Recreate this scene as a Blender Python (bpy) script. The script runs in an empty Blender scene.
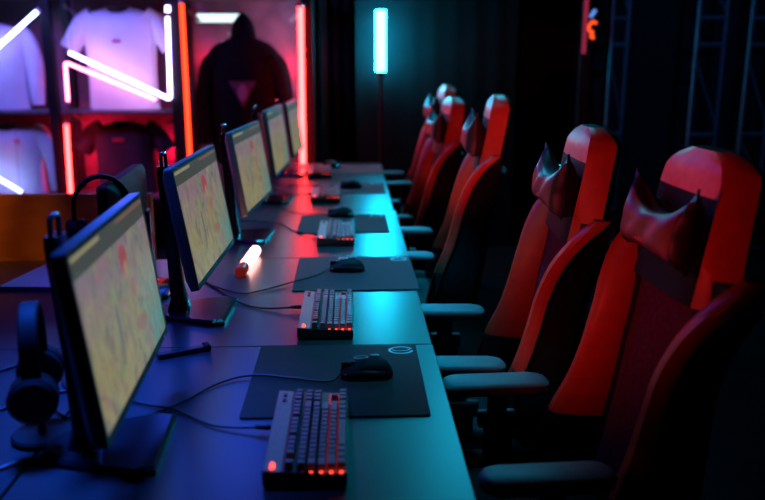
import bpy, bmesh, math, random
from mathutils import Vector, Matrix, noise as mnoise
random.seed(7)
C = bpy.context.scene.collection
PI = math.pi
sc = bpy.context.scene
T = 0.74                      # desk top height

# ------------------------------------------------------------------ materials
def nt(m):
    m.use_nodes = True
    t = m.node_tree
    return t, t.nodes, t.links

def mat(name, col, rough=0.5, metal=0.0, spec=0.5, var=0.15, scale=40.0, bump=0.0, bscale=None, sheen=0.0, coat=0.0, emit=None, estr=0.0):
    m = bpy.data.materials.new(name)
    t, N, L = nt(m)
    b = N['Principled BSDF']
    tc = N.new('ShaderNodeTexCoord')
    no = N.new('ShaderNodeTexNoise'); no.inputs['Scale'].default_value = scale; no.inputs['Detail'].default_value = 4
    L.new(tc.outputs['Object'], no.inputs['Vector'])
    rp = N.new('ShaderNodeValToRGB')
    rp.color_ramp.elements[0].position = 0.3; rp.color_ramp.elements[1].position = 0.7
    rp.color_ramp.elements[0].color = tuple(c*(1-var) for c in col)+(1,)
    rp.color_ramp.elements[1].color = tuple(min(1, c*(1+var)) for c in col)+(1,)
    L.new(no.outputs['Fac'], rp.inputs['Fac']); L.new(rp.outputs['Color'], b.inputs['Base Color'])
    b.inputs['Roughness'].default_value = rough; b.inputs['Metallic'].default_value = metal
    b.inputs['Specular IOR Level'].default_value = spec
    b.inputs['Sheen Weight'].default_value = sheen
    b.inputs['Coat Weight'].default_value = coat
    if emit:
        b.inputs['Emission Color'].default_value = tuple(emit)+(1,); b.inputs['Emission Strength'].default_value = estr
    if bump:
        n2 = N.new('ShaderNodeTexNoise'); n2.inputs['Scale'].default_value = bscale or scale*4; n2.inputs['Detail'].default_value = 3
        L.new(tc.outputs['Object'], n2.inputs['Vector'])
        bp = N.new('ShaderNodeBump'); bp.inputs['Strength'].default_value = bump; bp.inputs['Distance'].default_value = 0.002
        L.new(n2.outputs['Fac'], bp.inputs['Height']); L.new(bp.outputs['Normal'], b.inputs['Normal'])
    return m

def neon(name, col, s):
    m = bpy.data.materials.new(name)
    t, N, L = nt(m)
    N.remove(N['Principled BSDF'])
    e = N.new('ShaderNodeEmission'); e.inputs['Strength'].default_value = s
    tc = N.new('ShaderNodeTexCoord'); no = N.new('ShaderNodeTexNoise'); no.inputs['Scale'].default_value = 3
    L.new(tc.outputs['Object'], no.inputs['Vector'])
    mx = N.new('ShaderNodeMix'); mx.data_type = 'RGBA'
    mx.inputs[6].default_value = tuple(c*0.94 for c in col)+(1,); mx.inputs[7].default_value = tuple(col)+(1,)
    L.new(no.outputs['Fac'], mx.inputs[0]); L.new(mx.outputs[2], e.inputs['Color'])
    L.new(e.outputs[0], N['Material Output'].inputs['Surface'])
    return m

def wood_mat(name, c1, c2):
    m = bpy.data.materials.new(name)
    t, N, L = nt(m); b = N['Principled BSDF']
    tc = N.new('ShaderNodeTexCoord'); mp = N.new('ShaderNodeMapping'); mp.inputs['Scale'].default_value = (.6, .6, 3)
    L.new(tc.outputs['Object'], mp.inputs['Vector'])
    w = N.new('ShaderNodeTexWave'); w.inputs['Scale'].default_value = 2.5; w.inputs['Distortion'].default_value = 5; w.inputs['Detail'].default_value = 3
    L.new(mp.outputs[0], w.inputs['Vector'])
    r = N.new('ShaderNodeValToRGB'); r.color_ramp.elements[0].color = c1+(1,); r.color_ramp.elements[1].color = c2+(1,)
    L.new(w.outputs['Color'], r.inputs['Fac']); L.new(r.outputs['Color'], b.inputs['Base Color'])
    b.inputs['Roughness'].default_value = 0.5
    return m

def screen_mat():
    m = bpy.data.materials.new('game_screen')
    t, N, L = nt(m); b = N['Principled BSDF']
    uv = N.new('ShaderNodeUVMap')
    sp = N.new('ShaderNodeSeparateXYZ'); L.new(uv.outputs[0], sp.inputs[0])
    U, V = sp.outputs[0], sp.outputs[1]
    def math_(op, a, b_=None, c=None):
        n = N.new('ShaderNodeMath'); n.operation = op
        for i, v in enumerate((a, b_, c)):
            if v is None: continue
            if isinstance(v, (int, float)): n.inputs[i].default_value = v
            else: L.new(v, n.inputs[i])
        return n.outputs[0]
    def mix(f, a, c):
        n = N.new('ShaderNodeMix'); n.data_type = 'RGBA'
        if isinstance(f, float): n.inputs[0].default_value = f
        else: L.new(f, n.inputs[0])
        for i, v in ((6, a), (7, c)):
            if isinstance(v, tuple): n.inputs[i].default_value = v+(1,)
            else: L.new(v, n.inputs[i])
        return n.outputs[2]
    def noise(scale, sx, sy, off):
        mp = N.new('ShaderNodeMapping'); mp.inputs['Scale'].default_value = (sx, sy, 1); mp.inputs['Location'].default_value = (off, off*.7, 0)
        L.new(uv.outputs[0], mp.inputs['Vector'])
        n = N.new('ShaderNodeTexNoise'); n.inputs['Scale'].default_value = scale; n.inputs['Detail'].default_value = 3
        n.inputs['Distortion'].default_value = 0.6
        L.new(mp.outputs[0], n.inputs['Vector']); return n.outputs['Fac']
    def step(x, lo, hi):
        n = N.new('ShaderNodeMapRange'); n.interpolation_type = 'SMOOTHSTEP'
        L.new(x, n.inputs[0]); n.inputs[1].default_value = lo; n.inputs[2].default_value = hi
        return n.outputs[0]
    def ell(cu, cv, ru, rv, soft=0.35):
        du = math_('DIVIDE', math_('SUBTRACT', U, cu), ru); dv = math_('DIVIDE', math_('SUBTRACT', V, cv), rv)
        d = math_('ADD', math_('MULTIPLY', du, du), math_('MULTIPLY', dv, dv))
        return step(d, 1+soft, 1-soft)
    # painted backdrop: mauve above, straw left, teal right
    col = mix(step(V, 0.25, 0.9), (0.60, 0.52, 0.24), (0.47, 0.32, 0.42))
    col = mix(math_('MULTIPLY', step(U, 0.45, 1.0), step(V, 0.75, 0.1)), col, (0.14, 0.50, 0.48))
    col = mix(math_('MULTIPLY', step(noise(3.2, 2.2, 1.0, 3.1), 0.5, 0.62), 0.5), col, (0.62, 0.60, 0.26))
    col = mix(math_('MULTIPLY', step(noise(4.0, 2.4, 1.0, 9.4), 0.53, 0.64), 0.6), col, (0.24, 0.42, 0.22))
    col = mix(math_('MULTIPLY', step(noise(5.0, 2.2, 0.8, 15.2), 0.56, 0.66), 0.6), col, (0.62, 0.26, 0.30))
    col = mix(math_('MULTIPLY', step(noise(6.0, 3.0, 1.0, 21.0), 0.57, 0.66), 0.7), col, (0.14, 0.16, 0.22))
    # figures
    strk = math_('MULTIPLY', step(noise(9.0, 4.0, 0.55, 31.0), 0.50, 0.60), 0.30)
    col = mix(strk, col, (0.26, 0.24, 0.16))
    strk = math_('MULTIPLY', step(noise(9.0, 4.0, 0.8, 44.0), 0.54, 0.62), 0.35)
    col = mix(strk, col, (0.60, 0.55, 0.34))
    strk = math_('MULTIPLY', step(noise(14.0, 2.5, 1.0, 52.0), 0.55, 0.62), 0.3)
    col = mix(strk, col, (0.34, 0.14, 0.16))
    col = mix(math_('MULTIPLY', ell(0.36, 0.40, 0.016, 0.16), .8), col, (0.16, 0.2, 0.32))
    col = mix(math_('MULTIPLY', ell(0.60, 0.42, 0.08, 0.20), .5), col, (0.58, 0.46, 0.16))
    col = mix(math_('MULTIPLY', ell(0.57, 0.73, 0.055, 0.10), .9), col, (0.66, 0.10, 0.12))
    col = mix(math_('MULTIPLY', ell(0.58, 0.66, 0.028, 0.06), .9), col, (0.70, 0.46, 0.28))
    col = mix(math_('MULTIPLY', ell(0.63, 0.52, 0.03, 0.07), .8), col, (0.58, 0.18, 0.24))
    col = mix(math_('MULTIPLY', ell(0.36, 0.60, 0.035, 0.06), .7), col, (0.40, 0.56, 0.18))
    col = mix(math_('MULTIPLY', ell(0.80, 0.62, 0.03, 0.12), .6), col, (0.60, 0.54, 0.24))
    col = mix(math_('MULTIPLY', ell(0.66, 0.26, 0.07, 0.05), .6), col, (0.60, 0.16, 0.22))
    # the toolbar across the top
    col = mix(step(V, 0.862, 0.872), col, (0.115, 0.12, 0.095))
    bar = math_('MULTIPLY', step(V, 0.955, 0.965), step(V, 0.992, 0.985))
    bar = math_('MULTIPLY', bar, math_('MULTIPLY', step(U, 0.01, 0.02), step(U, 0.34, 0.33)))
    col = mix(bar, col, (0.55, 0.5, 0.28))
    bar2 = math_('MULTIPLY', math_('MULTIPLY', step(V, 0.955, 0.965), step(V, 0.992, 0.985)), step(U, 0.55, 0.57))
    col = mix(math_('MULTIPLY', bar2, 0.6), col, (0.5, 0.22, 0.16))
    L.new(col, b.inputs['Emission Color']); b.inputs['Emission Strength'].default_value = SCREEN
    b.inputs['Base Color'].default_value = (0.01, 0.01, 0.012, 1); b.inputs['Roughness'].default_value = 0.35
    return m

def desk_mat():
    m = bpy.data.materials.new('desk_laminate')
    t, N, L = nt(m); b = N['Principled BSDF']
    tc = N.new('ShaderNodeTexCoord')
    no = N.new('ShaderNodeTexNoise'); no.inputs['Scale'].default_value = 350; no.inputs['Detail'].default_value = 2
    L.new(tc.outputs['Object'], no.inputs['Vector'])
    r = N.new('ShaderNodeValToRGB'); r.color_ramp.elements[0].position = .3; r.color_ramp.elements[1].position = .7
    r.color_ramp.elements[0].color = (.030, .030, .034, 1); r.color_ramp.elements[1].color = (.036, .036, .040, 1)
    L.new(no.outputs['Fac'], r.inputs['Fac']); L.new(r.outputs['Color'], b.inputs['Base Color'])
    b.inputs['Roughness'].default_value = .30
    b.inputs['Specular IOR Level'].default_value = .8
    return m

SCREEN = 0.42
M = {}
M['desk'] = desk_mat()
M['screen'] = screen_mat()
M['housing'] = mat('dark_grey_plastic', (.15, .15, .155), .45, var=.06)
M['black'] = mat('black_plastic', (.012, .012, .013), .38, var=.1, bump=.08)
M['soft'] = mat('soft_black_rubber', (.004, .004, .005), .65, var=.15, spec=.25)
M['gloss'] = mat('glossy_black_plastic', (.015, .015, .018), .18, var=.1)
M['case'] = mat('brushed_dark_metal', (.20, .20, .23), .38, .6, var=.1, scale=120)
M['key'] = mat('keycap_plastic', (.17, .145, .165), .42, var=.15, scale=200)
M['keyglow'] = mat('red_backlight', (.05, .01, .01), .5, emit=(1, .04, .05), estr=.22)
M['redled'] = mat('red_led', (.3, .01, .01), .5, emit=(1, .06, .03), estr=3.0)
M['pad'] = mat('mousepad_cloth', (.022, .023, .026), .85, var=.2, scale=300, bump=.25, bscale=900, sheen=.2, spec=.25)
M['padmark'] = mat('pale_print', (.55, .58, .6), .5, var=.08)
M['ring'] = mat('silver_ring', (.62, .66, .70), .3, .3)
M['leather'] = mat('black_leather', (.007, .006, .008), .6, var=.2, scale=60, bump=.3, bscale=260, spec=.22)
M['red'] = mat('red_leather', (.55, .035, .015), .42, var=.12, scale=30, bump=.25, bscale=260)
M['panel'] = mat('purple_black_fabric', (.085, .018, .050), .85, var=.25, scale=90, bump=.2, spec=.08)
M['headband'] = mat('rose_red_leather', (.90, .20, .22), .42, var=.1, bump=.2, bscale=260)
M['cushion'] = mat('glossy_dark_leather', (.014, .008, .012), .48, var=.2, scale=30, bump=.2, bscale=120, spec=.6)
M['cushred'] = mat('glossy_red_leather', (.22, .022, .035), .42, var=.25, scale=30, bump=.25, bscale=120)
M['arm'] = mat('armrest_rubber', (.13, .13, .14), .5, var=.1)
M['metal'] = mat('black_powdered_metal', (.022, .022, .025), .45, .3, var=.2)
M['cable'] = mat('cable_rubber', (.012, .012, .013), .45, var=.1)
M['wood'] = wood_mat('orange_stained_wood', (.30, .085, .02), (.55, .20, .045))
M['white'] = mat('white_cotton', (.80, .80, .82), .85, var=.05, scale=8, bump=.3, bscale=30, sheen=.2)
M['pink'] = mat('lavender_cotton', (.62, .55, .72), .85, var=.08, scale=8, bump=.3, bscale=30)
M['blackcotton'] = mat('black_cotton', (.006, .005, .008), 1.0, var=.2, scale=20, bump=.3, bscale=60, spec=.05)
M['darktee'] = mat('dark_navy_cotton', (.030, .026, .05), .9, var=.3, scale=9, bump=.3, bscale=60)
M['backpanel'] = mat('plum_back_panel', (.22, .10, .16), .6, var=.3, scale=6)
M['shelfboard'] = mat('dark_shelf_steel', (.10, .09, .11), .45, .3, var=.2)
M['paper'] = mat('white_paper', (.75, .75, .78), .7, var=.03)
M['bracket'] = mat('pale_bracket', (.40, .30, .32), .5, var=.1)
M['drape'] = mat('black_drape', (.020, .020, .022), .95, var=.3, scale=5, spec=.1)
M['wall'] = mat('matte_black_wall', (.010, .010, .011), .85, var=.25, scale=2, spec=.15)
M['floor'] = mat('dark_floor', (.006, .006, .007), .9, var=.3, scale=4, spec=.08)
M['truss'] = mat('painted_steel', (.10, .12, .15), .4, .5, var=.15)
M['logo_reflection_red'] = mat('red_print_and_reflection', (.65, .06, .10), .6)
M['emblem'] = mat('purple_print', (.10, .02, .05), .7)
M['emblem_pale'] = mat('pale_rose_print', (.30, .13, .19), .7)

# ------------------------------------------------------------------ mesh helpers
def newbm(): return bmesh.new()

def link(name, bm, m, parent=None, smooth=False, loc=None, rot=None):
    me = bpy.data.meshes.new(name)
    bmesh.ops.recalc_face_normals(bm, faces=bm.faces[:])
    bm.to_mesh(me); bm.free()
    for x in (m if isinstance(m, (list, tuple)) else [m]): me.materials.append(x)
    if smooth:
        for p in me.polygons: p.use_smooth = True
        try: me.set_sharp_from_angle(angle=math.radians(40))
        except Exception: pass
    o = bpy.data.objects.new(name, me); C.objects.link(o)
    if parent: o.parent = parent
    if loc: o.location = loc
    if rot: o.rotation_euler = rot
    return o

def tag(o, label, cat, group=None, kind=None):
    o['label'] = label; o['category'] = cat
    if group: o['group'] = group
    if kind: o['kind'] = kind
    return o

def thing(name, label, cat, loc=(0, 0, 0), rz=0, group=None):
    o = bpy.data.objects.new(name, None); C.objects.link(o)
    o.empty_display_size = .05
    o.location = loc; o.rotation_euler = (0, 0, rz)
    return tag(o, label, cat, group)

def struct(name, bm, m, parent=None, smooth=False):
    o = link(name, bm, m, parent, smooth)
    if not parent: o['kind'] = 'structure'
    return o

def box(bm, lo, hi, bevel=0.0, seg=2, mi=0):
    lo, hi = Vector(lo), Vector(hi)
    r = bmesh.ops.create_cube(bm, size=1.0)
    vs = r['verts']
    for v in vs:
        v.co = Vector((lo[i]+(v.co[i]+.5)*(hi[i]-lo[i]) for i in range(3)))
    fs = {f for v in vs for f in v.link_faces}
    for f in fs: f.material_index = mi
    if bevel:
        es = {e for v in vs for e in v.link_edges}
        bmesh.ops.bevel(bm, geom=list(es), offset=bevel, segments=seg, affect='EDGES', profile=.5, material=-1)
    return bm

def loft(bm, rings, close=True, cap0=True, cap1=True, mi=None):
    """rings: list of lists of points; mi(i,j) -> material index of the face between ring i,i+1 and point j,j+1"""
    R = [[bm.verts.new(p) for p in ring] for ring in rings]
    n = len(R[0])
    for i in range(len(R)-1):
        for j in range(n if close else n-1):
            k = (j+1) % n
            try:
                f = bm.faces.new((R[i][j], R[i][k], R[i+1][k], R[i+1][j]))
                if mi: f.material_index = mi(i, j)
            except ValueError: pass
    if close and cap0:
        try: f = bm.faces.new(R[0][::-1]); f.material_index = mi(0, -1) if mi else 0
        except ValueError: pass
    if close and cap1:
        try: f = bm.faces.new(R[-1]); f.material_index = mi(len(R)-2, -1) if mi else 0
        except ValueError: pass
    return R

def smooth_path(pts, n=8):
    P = [Vector(p) for p in pts]
    if len(P) < 3: return P
    out = []
    for i in range(len(P)-1):
        p0 = P[max(i-1, 0)]; p1 = P[i]; p2 = P[i+1]; p3 = P[min(i+2, len(P)-1)]
        for k in range(n):
            t = k/n
            out.append(0.5*((2*p1)+(p2-p0)*t+(2*p0-5*p1+4*p2-p3)*t*t+(3*p1-p0-3*p2+p3)*t**3))
    out.append(P[-1]); return out

def tube(bm, pts, r, seg=10, rr=None, mi=0, caps=True):
    P = [Vector(p) for p in pts]
    rings = []
    prev = None
    for i, p in enumerate(P):
        d = ((P[i+1] if i+1 < len(P) else P[i]) - (P[i-1] if i else P[i])).normalized()
        if prev is None:
            a = Vector((0, 0, 1)) if abs(d.z) < .9 else Vector((1, 0, 0))
        else: a = prev
        u = (a - d*a.dot(d)).normalized(); v = d.cross(u); prev = u
        q = rr[i] if rr else r
        rings.append([p + (u*math.cos(2*PI*k/seg)+v*math.sin(2*PI*k/seg))*q for k in range(seg)])
    loft(bm, rings, True, caps, caps, (lambda i, j: mi))
    return bm

def cyl(bm, c, r, h, seg=24, axis='z', bevel=0, r2=None):
    c = Vector(c); ax = {'x': Vector((1, 0, 0)), 'y': Vector((0, 1, 0)), 'z': Vector((0, 0, 1))}[axis]
    r2 = r if r2 is None else r2
    if bevel:
        pts = [c, c+ax*bevel, c+ax*(h-bevel), c+ax*h]; rr = [r-bevel, r, r2, r2-bevel]
    else: pts = [c, c+ax*h]; rr = [r, r2]
    return tube(bm, pts, r, seg, rr)

def ellipsoid(bm, c, r, u=16, v=10):
    x = bmesh.ops.create_uvsphere(bm, u_segments=u, v_segments=v, radius=1)
    for q in x['verts']: q.co = Vector((c[0]+q.co.x*r[0], c[1]+q.co.y*r[1], c[2]+q.co.z*r[2]))
    return bm

def rrect(w, h, r, n=5):
    """rounded rectangle outline, centred"""
    out = []
    for cx, cy, a0 in ((w/2-r, h/2-r, 0), (-w/2+r, h/2-r, PI/2), (-w/2+r, -h/2+r, PI), (w/2-r, -h/2+r, 1.5*PI)):
        for k in range(n+1):
            a = a0+PI/2*k/n
            out.append((cx+r*math.cos(a), cy+r*math.sin(a)))
    return out

def dup(root, loc, rz, label, group=None):
    r = root.copy(); C.objects.link(r); r.location = loc; r.rotation_euler = (0, 0, rz)
    r['label'] = label
    if group: r['group'] = group
    for ch in list(root.children):
        c = ch.copy(); C.objects.link(c); c.parent = r
        for g in list(ch.children):
            d = g.copy(); C.objects.link(d); d.parent = c
    return r

# ------------------------------------------------------------------ the room
WALLY = 6.62
b = newbm(); box(b, (-3.4, -2.2, -.06), (3.9, WALLY+.1, 0)); struct('floor', b, M['floor'])
b = newbm(); box(b, (-3.4, -2.2, 3.2), (3.9, WALLY+.1, 3.26)); struct('ceiling', b, M['wall'])
b = newbm(); box(b, (-3.4, WALLY, 0), (3.9, WALLY+.1, 3.2)); struct('wall_back', b, M['wall'])
b = newbm(); box(b, (-3.46, -2.2, 0), (-3.4, WALLY+.1, 3.2)); struct('wall_left', b, M['wall'])
b = newbm(); box(b, (3.9, -2.2, 0), (3.96, WALLY+.1, 3.2)); struct('wall_right', b, M['wall'])
b = newbm(); box(b, (-3.4, -2.26, 0), (3.9, -2.2, 3.2)); struct('wall_front', b, M['wall'])
for k, x in enumerate((.62, 1.18, 1.45, 2.3)):
    b = newbm(); box(b, (x-.012, WALLY-.02, 0), (x+.012, WALLY, 3.2)); struct('trim_%d' % (k+1), b, M['wall'])

# ------------------------------------------------------------------ desks
def make_desk(x0, x1, y0, y1, label):
    g = .0015
    t = thing('desk', label, 'desk', ((x0+x1)/2, (y0+y1)/2, 0), 0, 'rows of gaming desks')
    w, d = x1-x0, y1-y0
    b = newbm(); box(b, (-w/2+g, -d/2+g, T-.028), (w/2-g, d/2-g, T), .0025, 2); link('tabletop', b, M['desk'], t)
    for sx in (-1, 1):
        for sy in (-1, 1):
            b = newbm(); x = sx*(w/2-.07); y = sy*(d/2-.06)
            box(b, (x-.022, y-.022, 0), (x+.022, y+.022, T-.028), .003); link('leg', b, M['metal'], t)
    b = newbm()
    box(b, (-w/2+.1, -d/2+.05, T-.07), (w/2-.1, -d/2+.07, T-.028)); box(b, (-w/2+.1, d/2-.07, T-.07), (w/2-.1, d/2-.05, T-.028))
    link('rail', b, M['metal'], t)
    return t
XE = .210
ys = [(1.06, 2.005), (2.005, 2.950), (2.950, 3.900), (3.900, 4.780), (4.780, 5.680)]
dl = ['dark laminate desk nearest the camera, under the first keyboard and mousepad',
      'second dark laminate desk from the camera, holding the pink light stick',
      'third dark laminate desk from the camera, lit cyan and red',
      'fourth dark laminate desk from the camera, beyond the middle monitor',
      'dark laminate desk at the far end, under the red vertical neon tube']
xe = [XE+.002, XE, XE+.004, XE-.006, XE-.008]
for (a, c), l, x in zip(ys, dl, xe): make_desk(-.62, x, a, c, l)
make_desk(-1.45, -.624, 1.06, 2.005, 'dark desk of the opposite row at lower left, carrying the headset and loose cables')
make_desk(-1.45, -.624, 2.005, 2.95, 'dark desk of the opposite row beside the orange wooden partition')

# ------------------------------------------------------------------ monitors
def make_monitor(label, x, y, zc, a, tilt):
    t = thing('monitor', label, 'monitor', (x, y, T), -a, 'gaming monitors along the desk row')
    W, H = .555, .325
    h = zc-T
    rt = (0, -tilt, 0)
    # housing: front frame, slab and swollen back, all built about the screen centre
    b = newbm()
    rings = []
    for (dx, sw, sh, r) in ((0, W, H, .006), (-.002, W+.003, H+.003, .007), (-.022, W+.003, H+.003, .008), (-.034, W-.03, H-.03, .02), (-.052, W*.62, H*.62, .05), (-.06, W*.45, H*.45, .05)):
        rings.append([(dx, p[0], p[1]) for p in rrect(sw, sh, r, 4)])
    # front ring inwards to make the bezel lip
    inner = [(0, p[0], p[1]+.003) for p in rrect(W-.018, H-.024, .002, 4)]
    inner2 = [(-.003, p[0], p[1]+.003) for p in rrect(W-.018, H-.024, .002, 4)]
    loft(b, [inner2, inner]+rings, True, True, True)
    hs = link('housing', b, M['housing'], t, True, (0, 0, h), rt)
    b = newbm()
    vs = [b.verts.new((-.0012, sy*(W-.0185)/2, .003+sz*(H-.0245)/2)) for sy, sz in ((-1, -1), (1, -1), (1, 1), (-1, 1))]
    f = b.faces.new(vs); uvl = b.loops.layers.uv.new('UVMap')
    for lp, u in zip(f.loops, ((0, 0), (1, 0), (1, 1), (0, 1))): lp[uvl].uv = u
    me = bpy.data.meshes.new('screen'); b.to_mesh(me); b.free(); me.materials.append(M['screen'])
    s = bpy.data.objects.new('screen', me); C.objects.link(s); s.parent = hs
    # chin line and power button
    b = newbm(); box(b, (-.001, W/2-.05, -H/2+.003), (.0015, W/2-.04, -H/2+.007), .0005, 1); link('power_button', b, M['ring'], hs)
    # stand: foot, column with a loop handle on top
    b = newbm()
    foot = [(.055, -.115), (.055, .115), (.02, .125), (-.13, .075), (-.175, .03), (-.175, -.03), (-.13, -.075), (.02, -.125)]
    loft(b, [[(p[0], p[1], 0) for p in foot], [(p[0], p[1], .010) for p in foot], [(p[0]*.93-.003, p[1]*.94, .016) for p in foot]])
    link('stand_base', b, M['gloss'], t, False)
    top = zc+H/2*math.cos(tilt)-T-.03
    b = newbm()
    def sec(x, z, w, d): return [(x+p[0], p[1], z) for p in rrect(d, w, min(w, d)*.3, 3)]
    loft(b, [sec(-.100, .012, .085, .06), sec(-.098, .05, .062, .042), sec(-.105, .2, .055, .036), sec(-.118, top-.02, .062, .034), sec(-.119, top, .058, .030)])
    link('stand_column', b, M['gloss'], t, True)
    b = newbm(); box(b, (-.115, -.035, h-.035), (-.045, .035, h+.035), .006); link('mount_arm', b, M['black'], t)
    b = newbm()
    hp = smooth_path([(-.119, -.024, top-.005), (-.119, -.025, top+.022), (-.119, -.018, top+.034), (-.119, .018, top+.034), (-.119, .025, top+.022), (-.119, .024, top-.005)], 6)
    tube(b, hp, .0055, 8); link('carry_loop', b, M['gloss'], t, True)
    return t
ml = ['black gaming monitor nearest the camera, screen showing a pastel game scene',
      'second black gaming monitor from the camera, left of the pink light stick',
      'middle black gaming monitor of the row, third from the camera',
      'fourth black gaming monitor from the camera, in front of the black hoodie',
      'farthest black gaming monitor, smallest in the photo, beside the red neon tube']
for l, q in zip(ml, [(-.4285, 1.4536, 1.0416, -.0527, .1195), (-.424, 2.294, 1.053, .025, .161), (-.4096, 3.304, 1.048, .076, .152), (-.3826, 4.185, 1.0665, .048, .118), (-.362, 5.13, 1.045, .04, .12)]):
    make_monitor(l, *q)

# ------------------------------------------------------------------ keyboards
def make_keyboard():
    t = thing('keyboard', '', 'keyboard', group='compact mechanical keyboards')
    W, D = .153, .355      # across (x), along (y)
    b = newbm()
    rings = [[(p[0]*s, p[1]*s, z+(.006 if p[0] < 0 else 0)*(z > .01)) for p in rrect(W, D, .008, 4)] for z, s in ((0, .97), (.004, 1), (.015, 1), (.0185, .985))]
    loft(b, rings); link('case', b, M['black'], t, True)
    b = newbm(); vs = [(-W/2+.002, -D/2+.003, .0255), (-W/2+.034, -D/2+.003, .0232), (-W/2+.034, D/2-.003, .0232), (-W/2+.002, D/2-.003, .0255)]
    loft(b, [[(v[0], v[1], .019) for v in vs], vs]); tp = link('top_strip', b, M['case'], t)
    b = newbm()
    for y in (.125, .150):
        loft(b, [[(-W/2+.017+.006*math.cos(k*PI/4)*.8, y+.008*math.sin(k*PI/4), z) for k in range(8)] for z in (.0235, .0262)])
    link('media_button', b, M['black'], tp)
    b = newbm()
    eye = [(-W/2+.016+.007*math.sin(a*PI/8)*(1 if a < 8 else .45), -D/2+.02+.012*math.cos(a*PI/8)) for a in range(16)]
    loft(b, [[(p[0], p[1], .0235) for p in eye], [(p[0], p[1], .0264) for p in eye]])
    link('lit_emblem', b, M['redled'], tp)
    x0 = -W/2+.042; P = .0186
    b = newbm(); box(b, (x0-.004, -D/2+.006, .0185), (W/2-.004, D/2-.006, .0200)); link('backlight_plate', b, M['keyglow'], t)
    rows = [[1, -1, 1, 1, 1, 1, -.5, 1, 1, 1, 1, -.5, 1, 1, 1, 1, -.25, 1, 1, 1],
            [1]*13+[2, -.25, 1, 1, 1], [1.5]+[1]*12+[1.5, -.25, 1, 1, 1], [1.75]+[1]*11+[2.25],
            [2.25]+[1]*10+[2.75, -1.25, 1], [1.25, 1.25, 1.25, 6.25, 1.25, 1.25, 1.25, 1.25, -.25, 1, 1, 1]]
    bk = newbm()
    for r, row in enumerate(rows):
        y = -D/2+.011; cx = x0+.006+P*r*.97+(.004 if r else 0)
        for k in row:
            w = abs(k)*.01795
            if k > 0:
                zb, zt = .0215, .0305+.0012*(abs(r-3)-1)
                lo = [(cx-.0083, y+.0009), (cx+.0083, y+.0009), (cx+.0083, y+w-.0009), (cx-.0083, y+w-.0009)]
                hi = [(cx-.0062, y+.0030), (cx+.0062, y+.0030), (cx+.0062, y+w-.0030), (cx-.0062, y+w-.0030)]
                loft(bk, [[(p[0], p[1], zb) for p in lo], [(p[0], p[1], zt) for p in hi]])
            y += w
    link('keycaps', bk, M['key'], t)
    b = newbm()
    for r in range(6):
        x = x0+.006+P*r*.97+(.004 if r else 0)
        box(b, (x-.003, -D/2+.0045, .0195), (x+.003, -D/2+.008, .0215))
    link('edge_light', b, M['redled'], t)
    return t
def local_cable(t, pts, loc, rz, name='cable'):
    mi = Matrix.Translation(loc) @ Matrix.Rotation(rz, 4, 'Z')
    mi = mi.inverted()
    P = [mi @ Vector(p) for p in pts]
    b = newbm(); tube(b, smooth_path(P, 8), .0028, 8); o = link(name, b, M['cable'], t, True)
    b = newbm(); d = (P[1]-P[0]).normalized(); tube(b, [P[0], P[0]+d*.004, P[0]+d*.03, P[0]+d*.036], .006, 8, [.0035, .0065, .0055, .003])
    link('plug', b, M['cable'], o, True)
kb0 = make_keyboard()
for o_ in kb0.children_recursive:
    for v_ in o_.data.vertices: v_.co.z *= 1.4
Z5 = T+.0045
kbs = [((-.091, 1.460, T), .0, 'keyboard nearest the camera, with red lit keys', [(-.172, 1.50, T+.014), (-.29, 1.53, Z5), (-.39, 1.61, Z5), (-.48, 1.65, Z5), (-.57, 1.70, Z5)]),
       ((-.079, 2.222, T), .0, 'second keyboard from the camera, just beyond the nearest mousepad', [(-.158, 2.30, T+.014), (-.28, 2.32, Z5), (-.37, 2.40, Z5), (-.50, 2.61, Z5), (-.59, 2.70, Z5)]),
       ((-.071, 3.310, T), -.01, 'third keyboard from the camera, at the near edge of the third mousepad', [(-.15, 3.29, T+.014), (-.26, 3.41, Z5), (-.33, 3.56, Z5), (-.43, 3.62, Z5), (-.58, 3.66, Z5)]),
       ((-.147, 4.270, T), .02, 'fourth keyboard from the camera, lit pink', [(-.226, 4.30, T+.014), (-.33, 4.36, Z5), (-.45, 4.50, Z5), (-.58, 4.55, Z5)]),
       ((-.215, 5.130, T), .03, 'farthest keyboard, beside the red neon reflection', [(-.295, 5.15, T+.014), (-.38, 5.33, Z5), (-.5, 5.45, Z5), (-.6, 5.5, Z5)])]
kb_objs = []
for i, (loc, rz, l, cab) in enumerate(kbs):
    o = kb0 if i == 0 else dup(kb0, loc, rz, l)
    o.location = loc; o.rotation_euler.z = rz; o['label'] = l
    kb_objs.append((o, cab, loc, rz))
for o, cab, loc, rz in kb_objs: local_cable(o, cab, loc, rz)

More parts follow.
